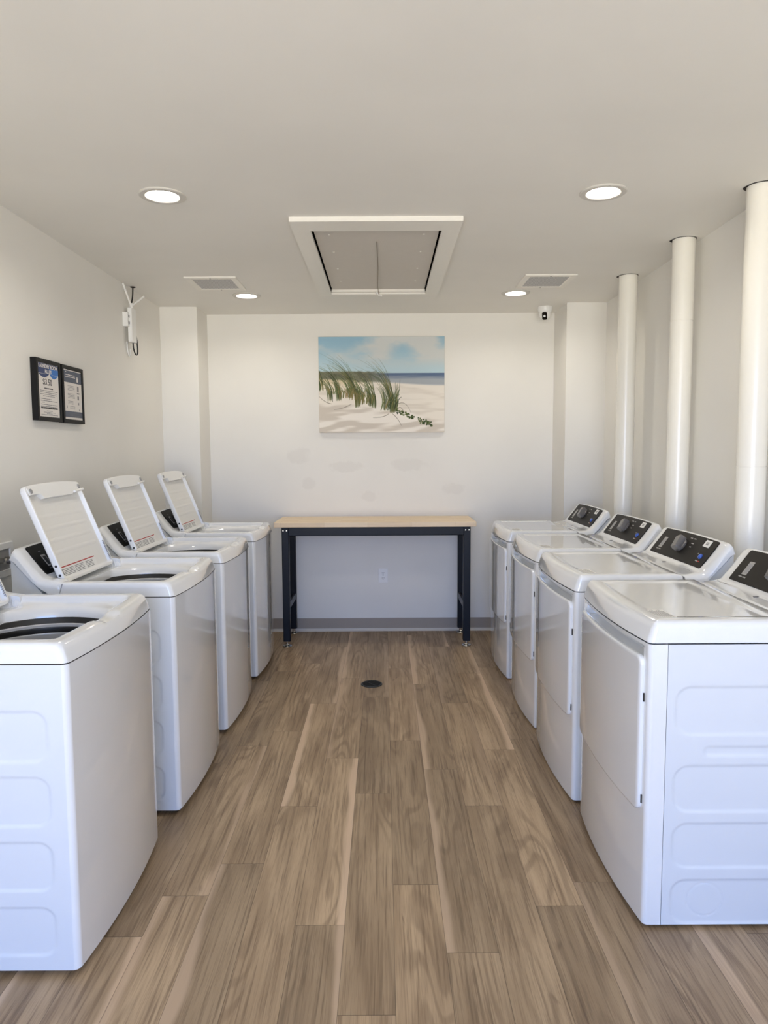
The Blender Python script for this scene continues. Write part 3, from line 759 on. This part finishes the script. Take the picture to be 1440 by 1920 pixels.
def make_dryer():
    t = thing('dryer', '', 'dryer', group='white dryers along the right wall')
    z0, zs, us = .012, .880, .054
    cab = MB()
    bott = .012
    rects = [(.083, .60, .606, .751, .045), (.173, .60, .542, .568, .012), (.083, .60, .369, .510, .045), (.083, .60, .193, .331, .045), (.083, .60, .017, .153, .045)]
    side_grid(cab, -HW, -1, us+.0015, DEP-.02, z0, zs, recess(rects, (.187, .09, .052)))
    cab.add([(us+.0015, HW, z0), (DEP-.02, HW, z0), (DEP-.02, HW, zs), (us+.0015, HW, zs)], [(0, 1, 2, 3)])
    cab.add([(DEP-.02, -HW, z0), (DEP-.02, HW, z0), (DEP-.02, HW, zs), (DEP-.02, -HW, zs)], [(0, 1, 2, 3)])
    cab.add([(us, -HW, z0), (us, HW, z0), (DEP-.02, HW, z0), (DEP-.02, -HW, z0)], [(0, 1, 2, 3)])
    cab.add([(us+.0015, -HW, z0), (us+.0015, HW, z0), (us+.0015, HW, zs), (us+.0015, -HW, zs)], [(0, 1, 2, 3)])
    cab.build('cabinet', 'steel_side', t)
    # front panel with a scooped hand grip above the door
    pts = plan_outline(us, n=64)
    zr = [z0, z0+.003]+list(np.linspace(.05, .80, 6))+list(np.linspace(.815, .877, 18))+[zs]
    fp = MB(); n = len(pts)
    for z in zr:
        for (u, y) in pts:
            m = sst(.305, .285, abs(y))*sst(.822, .828, z)*sst(.868, .862, z)
            uu = u+(.050*m if u < .03 else 0)+(.002 if z == z0 else 0)*(1 if u < .03 else 0)
            fp.v.append((uu, y, z))
    for j in range(len(zr)-1):
        for i in range(n-1):
            a = j*n+i; fp.f.append((a, a+1, a+n+1, a+n)); fp.mi.append(0)
    fp.f.append(tuple(range(n))); fp.mi.append(0)
    fp.build('front_panel', 'enamel', t)
    d = MB().plate(lambda a, b, h: (bow(-h, a), a, b), -.318, .318, .357, .838, .028,
                   [(.002, -.004), (0, .0), (0, .007), (.0015, .010), (.005, .012), (.012, .0128)], cols=28)
    do = d.build('door', 'enamel', t, smooth=50)
    for zh in (.398, .713):
        MB().box(-.004, -.001, -.322, -.3185, zh-.013, zh+.013, fn=lambda x, y, z: (bow(x, y)+.001, y, z)).build('hinge_slot', 'gap', do)
    # lid: curved work top
    def lf(a, b, h):
        fr = max(0., 1-b/.10)
        return (bow(b, a)+.016*sst(.884, .95, h)*fr, a, h)
    MB().plate(lf, -HW, HW, -.003, .440, .018, [(.003, .8825), (0, .886), (.001, .925), (.004, .938), (.011, .946), (.022, .9495), (.045, .950), (.060, .948), (.075, .9455)], cols=30).build('top_panel', 'enamel', t, smooth=50)
    lb = MB().box(.045, .10, -.29, -.20, .9482, .9485, fn=lambda x, y, z: (x, y, z))
    lb = MB().plate(lambda a, b, h: (bow(b, a), a, h), -.30, -.19, .05, .105, .002, [(0, .9486), (0, .9489)], cols=2).build('care_label', 'label', t)
    s = MB()
    for k in range(7): s.box(.056+.0065*k, .0585+.0065*k, -.285, -.205+.006*(k % 3), .9489, .9491, fn=lambda x, y, z: (bow(x, y), y, z))
    s.build('label_lettering', 'ink', lb, smooth=0)
    h = hood(t)
    F = face(SY)
    pn = MB().plate(F, -.272, .272, .004, .138, .010, [(0, -.003), (0, .0012), (.001, .0018)], cols=20).build('control_panel', 'dryglass', h)
    kn = MB().lathe([(.031, .001), (.032, .008), (.029, .011)], n=36, fn=lambda x, y, z: F(-.005+x, .074+y, z))
    kn.plate(lambda a, b, hh: F(-.005+a*.94-b*.34, .074+a*.34+b*.94, hh), -.022, .022, -.033, .033, .008, [(0, .008), (.001, .030), (.003, .036), (.006, .038)], cols=3)
    kn.build('knob', 'knob', h, smooth=40)
    MB().lathe([(.0115, .001), (.0115, .006), (.009, .009), (.004, .010)], n=24, fn=lambda x, y, z: F(.215+x, .052+y, z)).build('start_button', 'blue', h, smooth=50)
    bd = MB().plate(F, -.215, -.182, .036, .092, .002, [(0, .0015), (0, .0026)], cols=2).build('badge', 'lightink', h)
    MB().plate(F, -.210, -.187, .043, .082, .001, [(0, .0025), (0, .0030)], cols=2).build('badge_window', 'grey', bd)
    s = MB()
    for a, b, w in ((-.212, .027, .022), (-.185, .027, .022), (.035, .118, .022), (.07, .118, .022), (.075, .095, .022), (.075, .078, .016), (.205, .030, .02), (.18, .062, .006)):
        MB().plate(F, a-w/2, a+w/2, b-.0022, b+.0022, .0005, [(0, .0018), (0, .0022)], cols=2).build('panel_lettering', 'lightink', pn, smooth=0)
    MB().plate(F, .219, .231, .0278, .0322, .0005, [(0, .0018), (0, .0022)], cols=2).build('panel_lettering', 'redink', pn, smooth=0)
    # strip under the panel: emblem and two short legends
    zz = lambda a, b, hh: (.452+b, -a, .9455+hh+.06*b)
    MB().plate(zz, -.008, .008, .028, .046, .006, [(0, .0), (0, .0016), (.001, .002)], cols=3).build('emblem', 'ink', h)
    for xa, xb in ((-.255, -.215), (.17, .245)): MB().plate(zz, xa, xb, .045, .049, .001, [(0, .0), (0, .0022)], cols=2).build('strip_lettering', 'ink', h)
    feet(t, z0)
    return t

def make_washer():
    t = thing('washing_machine', '', 'washing machine', group='white top-load washers along the left wall')
    z0, zs = .020, .886
    cab = MB()
    rects = [(.06-.6, .60, .613, .755, .04), ]
    rects = [(.061, .60, .618, .757, .04), (.061, .60, .436, .574, .04), (.061, .60, .252, .389, .04), (.061, .60, .064, .202, .04)]
    # local +y is the side facing the entrance
    side_grid(cab, HW, 1, .016, DEP-.02, z0, zs, recess(rects, d=.0035, w=.010))
    pts = plan_outline(.016, rc=.016)
    n = len(pts)
    for z, ins in ((z0, .003), (z0+.003, 0), (zs, 0)):
        for u, y in pts: cab.v.append((u+(ins if u < .014 else 0), y, z))
    o = len(cab.v)-3*n
    for j in range(2):
        for i in range(n-1): cab.f.append((o+j*n+i, o+j*n+i+1, o+(j+1)*n+i+1, o+(j+1)*n+i)); cab.mi.append(1)
    cab.add([(.016, -HW, z0), (DEP-.02, -HW, z0), (DEP-.02, -HW, zs), (.016, -HW, zs)], [(0, 1, 2, 3)])
    cab.add([(DEP-.02, -HW, z0), (DEP-.02, HW, z0), (DEP-.02, HW, zs), (DEP-.02, -HW, zs)], [(0, 1, 2, 3)])
    cab.add([(u+(.003 if u < .014 else 0), y, z0) for u, y in pts]+[(DEP-.02, HW, z0), (DEP-.02, -HW, z0)], [tuple(range(n+2))])
    cab.build('cabinet', ['steel_side', 'enamel'], t)
    # seam
    MB().rings([[(u+.0025, y*.995, z) for u, y in plan_outline(.2)]+[(.6, HW-.002, z), (.6, -HW+.002, z)] for z in (.885, .889)], 0, False, False).build('seam', 'gap', t)
    # lid deck: loops from the outer edge in to the round opening
    cu = .255
    U0, U1 = 0., .505
    corner = [math.atan2(sy*HW, (U0 if sx < 0 else U1)-cu) for sx in (-1, 1) for sy in (-1, 1)]
    ang = list(np.linspace(-PI, PI, 150, endpoint=False))
    for c_ in corner: ang += [c_+d for d in np.linspace(-.06, .06, 15)]
    ang = sorted(set(round(a, 5) for a in ang))
    def rrp(a, ins, r):
        lo, hi = 0., 1.
        for _ in range(34):
            m = (lo+hi)/2
            if rr_sdf(cu+m*math.cos(a), m*math.sin(a), U0+ins, U1-ins, -HW+ins, HW-ins, r) < 0: lo = m
            else: hi = m
        return lo
    CU, CR = .252, .226
    def circ(a, r):
        lo, hi = 0., 1.
        for _ in range(34):
            m = (lo+hi)/2
            if math.hypot(cu+m*math.cos(a)-CU, m*math.sin(a)) < r: lo = m
            else: hi = m
        return lo
    frontbow = bow
    rings = []; prevm = {}
    for ins, r, z, k, cr in ((.002, .016, .888, 0, 0), (0, .018, .8895, 0, 0), (.001, .018, .922, 0, 0), (.004, .02, .934, 0, 0), (.010, .022, .941, 0, 0), (.018, .024, .9445, 0, 0), (.040, .026, .945, 0, 0),
                             (.050, .026, .943, 0, 0), (.056, .03, .936, 0, 0), (.060, .03, .927, 0, 0), (.066, .032, .923, 0, 0), (.072, .04, .919, .45, .285), (.076, .05, .914, .85, .262), (.080, .05, .906, 1, .249), (.080, .05, .893, 1, .242), (.080, .05, .878, 1, .2395)):
        ring = []
        for a in ang:
            m = rrp(a, ins, r); 
            if k: m = m*(1-k)+circ(a, cr)*k
            m = min(m, prevm.get(a, 9)-.0008 if a in prevm else 9); prevm[a] = m
            u, y = cu+m*math.cos(a), m*math.sin(a)
            fr = sst(.12, .0, u)*math.exp(-((y-.02)/.055)**4)
            zz = z-(.016*fr if .930 < z and ins >= .010 else 0)
            sh = .016*sst(.893, .944, z)*max(0, 1-u/.10) if k == 0 else 0
            back = sst(.40, .44, u)*sst(.272, .262, abs(y)); zz = zz-max(0, zz-.913)*back
            ring.append((frontbow(u, y)+sh if k < .5 else u, y, zz))
        rings.append(ring)
    MB().rings(rings, 0, False, False).build('top_deck', 'enamel', t, smooth=50)
    # tub seen through the opening
    tub = MB()
    tub.lathe([(.2405, .880), (.2375, .878), (.234, .868), (.2305, .860)], (CU, 0, 0), 64, 1, None, False, False)
    tub.lathe([(.2305, .860), (.226, .8615), (.223, .858), (.223, .850)], (CU, 0, 0), 64, 2, None, False, False)
    tub.lathe([(.2232, .850), (.221, .844), (.221, .830)], (CU, 0, 0), 64, 1, None, False, False)
    tub.lathe([(.221, .830), (.216, .831), (.214, .826), (.214, .80), (.220, .785), (.22, .74), (.22, .50), (.21, .46), (.09, .45), (.07, .47), (.02, .48)], (CU, 0, 0), 64, 0, None, False, True)
    tub.build('tub', ['drum', 'blackpl', 'ring'], t, fix=False)
    h = hood(t, .004, True)
    F = face(SY, .004)
    MB().plate(F, -.272, .272, .004, .138, .010, [(0, -.003), (0, .0012), (.001, .0018)], cols=20).build('control_panel', 'black', h)
    MB().lathe([(.031, .001), (.032, .012), (.026, .026)], n=28, fn=lambda x, y, z: F(-.03+x, .074+y, z)).build('knob', 'knob', h, smooth=40)
    bd = MB().plate(F, -.215, -.182, .034, .088, .002, [(0, .0015), (0, .0028)], cols=2).build('badge', 'lightink', h)
    MB().plate(F, -.210, -.187, .041, .080, .001, [(0, .0025), (0, .0032)], cols=2).build('badge_window', 'darkink', bd)
    s = MB()
    for a, b, w in ((-.20, .025, .04), (-.20, .105, .02)): MB().plate(F, a-w/2, a+w/2, b-.002, b+.002, .0005, [(0, .0018), (0, .0022)], cols=2).build('panel_lettering', 'ink', h, smooth=0)
    # raised lid
    HB = Vector((.369, 0, .929)).normalized(); HN = Vector((-HB.z, 0, HB.x)); H0 = Vector((.483, 0, .920))
    LL, LW = .417, .255
    def lf(a, b, hh):
        p = H0+HB*(b+.010*(1-(a/LW)**2)*sst(.3, LL, b))+HN*hh; return (p.x, -a, p.z)
    ld = MB().plate(lf, -LW, LW, 0, LL, .026, [(.008, -.001), (.002, .003), (0, .008), (0, .022), (.002, .026), (.010, .027), (.013, .024), (.016, .010), (.022, .0085)], cols=24)
    lid = ld.build('lid', 'plastic', t, smooth=50)
    ln = MB().plate(lf, -LW+.022, LW-.022, .022, LL-.022, .01, [(0, .0088), (0, .0094)], cols=6, back=False)
    for k in range(5):
        b0 = .115+.052*k
        ln.plate(lf, -LW+.04, LW-.045, b0, b0+.024, .006, [(0, .0092), (.008, .0106), (.011, .0108)], cols=8)
    ln.build('lid_lining', 'lidpanel', lid)
    # latch bar across the top with a stepped lower edge
    lp = [(-LW+.018, LL-.040), (-LW+.10, LL-.042), (-LW+.125, LL-.062), (.14, LL-.060), (.16, LL-.046), (LW-.018, LL-.044), (LW-.014, LL-.012), (.1, LL-.006), (-.1, LL-.006), (-LW+.014, LL-.012)]
    lb = MB().prism(lp, lf, .010, .030).build('latch_bar', 'plastic', lid)
    for a in (-LW+.034, LW-.03):
        MB().lathe([(.010, .030), (.010, .033), (.006, .034)], n=18, fn=lambda x, y, z, a=a: lf(a+x, LL-.026+y, z)).build('bumper', 'grey', lb)
    MB().tube([lf(.15, LL-.052, .036), lf(.235, LL-.044, .040)], .006, 10).build('strike_pin', 'plastic', lb)
    # warning sticker
    wl = MB().plate(lf, -LW+.042, .125, .022, .068, .002, [(0, .0094), (0, .0100)], cols=4).build('warning_label', 'label', lid)
    MB().plate(lf, -LW+.050, .12, .062, .0665, .001, [(0, .0100), (0, .0103)], cols=4).build('label_stripe', 'redink', wl, smooth=0)
    s = MB()
    for k in range(3):
        for q in range(5):
            a0 = -LW+.055+.108*k
            s.plate(lf, a0, a0+.098-.012*((q*3+k) % 3), .026+.0064*q, .0285+.0064*q, .0005, [(0, .0100), (0, .0103)], cols=2)
    s.build('label_lettering', 'ink', wl, smooth=0)
    MB().plate(lf, -LW+.040, -LW+.050, .030, .056, .001, [(0, .0094), (0, .0103)], cols=2).build('label_mark', 'darkink', wl, smooth=0)
    for b in (.035, .075): MB().lathe([(.0055, 0), (.0055, .0012)], n=14, fn=lambda x, y, z, b=b: (lf(0, b+x, .015+y)[0], LW+z-.0006, lf(0, b+x, .015+y)[2])).build('hinge_screw', 'darkink', lid)
    # hinge spring in the far side rail
    pts = []
    for k in range(160):
        a = k/160*2*PI*13; b = .025+.095*k/160
        p = lf(LW-.015+.003*math.cos(a), b, .0255+.003*math.sin(a)); pts.append(p)
    MB().tube(pts, .0014, 5).build('hinge_spring', 'steelgrey', lid)
    feet(t, z0)
    return t

D0 = make_dryer()
DY = [2.04, 2.81, 3.575, 4.385]
dl = ['white dryer nearest the camera, partly cut off by the right edge of the picture',
      'second white dryer counted from the camera, directly behind the nearest one',
      'third white dryer counted from the camera, in front of the farthest one',
      'white dryer farthest from the camera, beside the right back column']
DX = [.778, .768, .776, .772]
dry = [D0]+[copy_tree(D0) for _ in range(3)]
for o, y, lab, x, nm in zip(dry, DY, dl, DX, ('', 'D2', 'D3', 'D4')):
    o.location = (x, y+HW, 0); o['label'] = lab
    if nm:
        F = face(SY)
        con = [c_ for c_ in o.children if c_.name.startswith('console')][0]
        st = MB().plate(F, .168, .222, .098, .130, .001, [(0, .0016), (0, .0026)], cols=2).build('number_sticker', 'label', con)
        text_mesh('sticker_number', nm, .018, 'darkink', st, fm(SY, .195, .1135, .0029) , bold=.0003)
W0 = make_washer()
WY = [1.852, 2.730, 3.555, 4.425]
WX = [-.850, -.822, -.815, -.813]
wl_ = ['white top-load washer nearest the camera, cut off by the left edge of the picture',
       'second white top-load washer from the camera, in front of the water outlet box',
       'third white top-load washer from the camera, lid raised',
       'white top-load washer farthest from the camera, beside the left back column']
ws = [W0]+[copy_tree(W0) for _ in range(3)]
for o, y, x, lab in zip(ws, WY, WX, wl_):
    o.location = (x, y+HW, 0); o.rotation_euler = (0, 0, PI); o['label'] = lab

# ------------------------------------------------------------------ light
w = bpy.data.worlds.new('daylight'); bpy.context.scene.world = w; w.use_nodes = True
nt = w.node_tree; bg = nt.nodes['Background']
tc = nt.nodes.new('ShaderNodeTexCoord'); sp = nt.nodes.new('ShaderNodeSeparateXYZ'); nt.links.new(tc.outputs['Generated'], sp.inputs[0])
cr = nt.nodes.new('ShaderNodeValToRGB'); mr = nt.nodes.new('ShaderNodeMapRange')
mr.inputs[1].default_value = -1; mr.inputs[2].default_value = 1; nt.links.new(sp.outputs[2], mr.inputs[0]); nt.links.new(mr.outputs[0], cr.inputs[0])
e = cr.color_ramp.elements
e[0].position = 0.0; e[0].color = (1.48, 1.43, 1.30, 1); e[1].position = 1.; e[1].color = (.36, .55, 1., 1)
for pos, col in ((.485, (1.48, 1.43, 1.31, 1)), (.505, (.27, .55, 1.25, 1)), (.65, (.24, .50, 1.15, 1))):
    q = e.new(pos); q.color = col
nt.links.new(cr.outputs[0], bg.inputs['Color']); bg.inputs['Strength'].default_value = 5.3
pl_ = bpy.data.lights.new('daylight_portal', 'AREA'); pl_.shape = 'RECTANGLE'; pl_.size = OX1-OX0; pl_.size_y = OZ
pl_.cycles.is_portal = True
po_ = bpy.data.objects.new('daylight_portal', pl_); C.objects.link(po_)
po_.location = ((OX0+OX1)/2, YF-.05, OZ/2); po_.rotation_euler = (R(90), 0, 0)     # faces +Y, into the room

# ------------------------------------------------------------------ camera
FPX, ROLL, HC = 1330., -.0055, 1.45
pitch = math.atan(114/FPX)
fw = Vector((0, math.cos(pitch), -math.sin(pitch))); rt = Vector((1, 0, 0)); up = rt.cross(fw)
cr_, sr = math.cos(ROLL), math.sin(ROLL)
xr = rt*cr_+up*sr; yr = up*cr_-rt*sr
cam = bpy.data.cameras.new('camera'); co = bpy.data.objects.new('camera', cam); C.objects.link(co)
co.matrix_world = Matrix(((xr.x, yr.x, -fw.x, 0), (xr.y, yr.y, -fw.y, 0), (xr.z, yr.z, -fw.z, HC), (0, 0, 0, 1)))
cam.sensor_fit = 'VERTICAL'; cam.sensor_height = 36; cam.lens = 36*FPX/1920; cam.clip_start = .02
sc = bpy.context.scene; sc.camera = co
sc.view_settings.view_transform = 'Standard'; sc.view_settings.look = 'None'; sc.view_settings.gamma = 1
sc.view_settings.use_curve_mapping = False; sc.view_settings.exposure = .62
sc.cycles.use_denoising = True; sc.cycles.max_bounces = 14; sc.cycles.diffuse_bounces = 10; sc.cycles.glossy_bounces = 6
sc.cycles.caustics_reflective = False; sc.cycles.caustics_refractive = False; sc.cycles.sample_clamp_indirect = 6
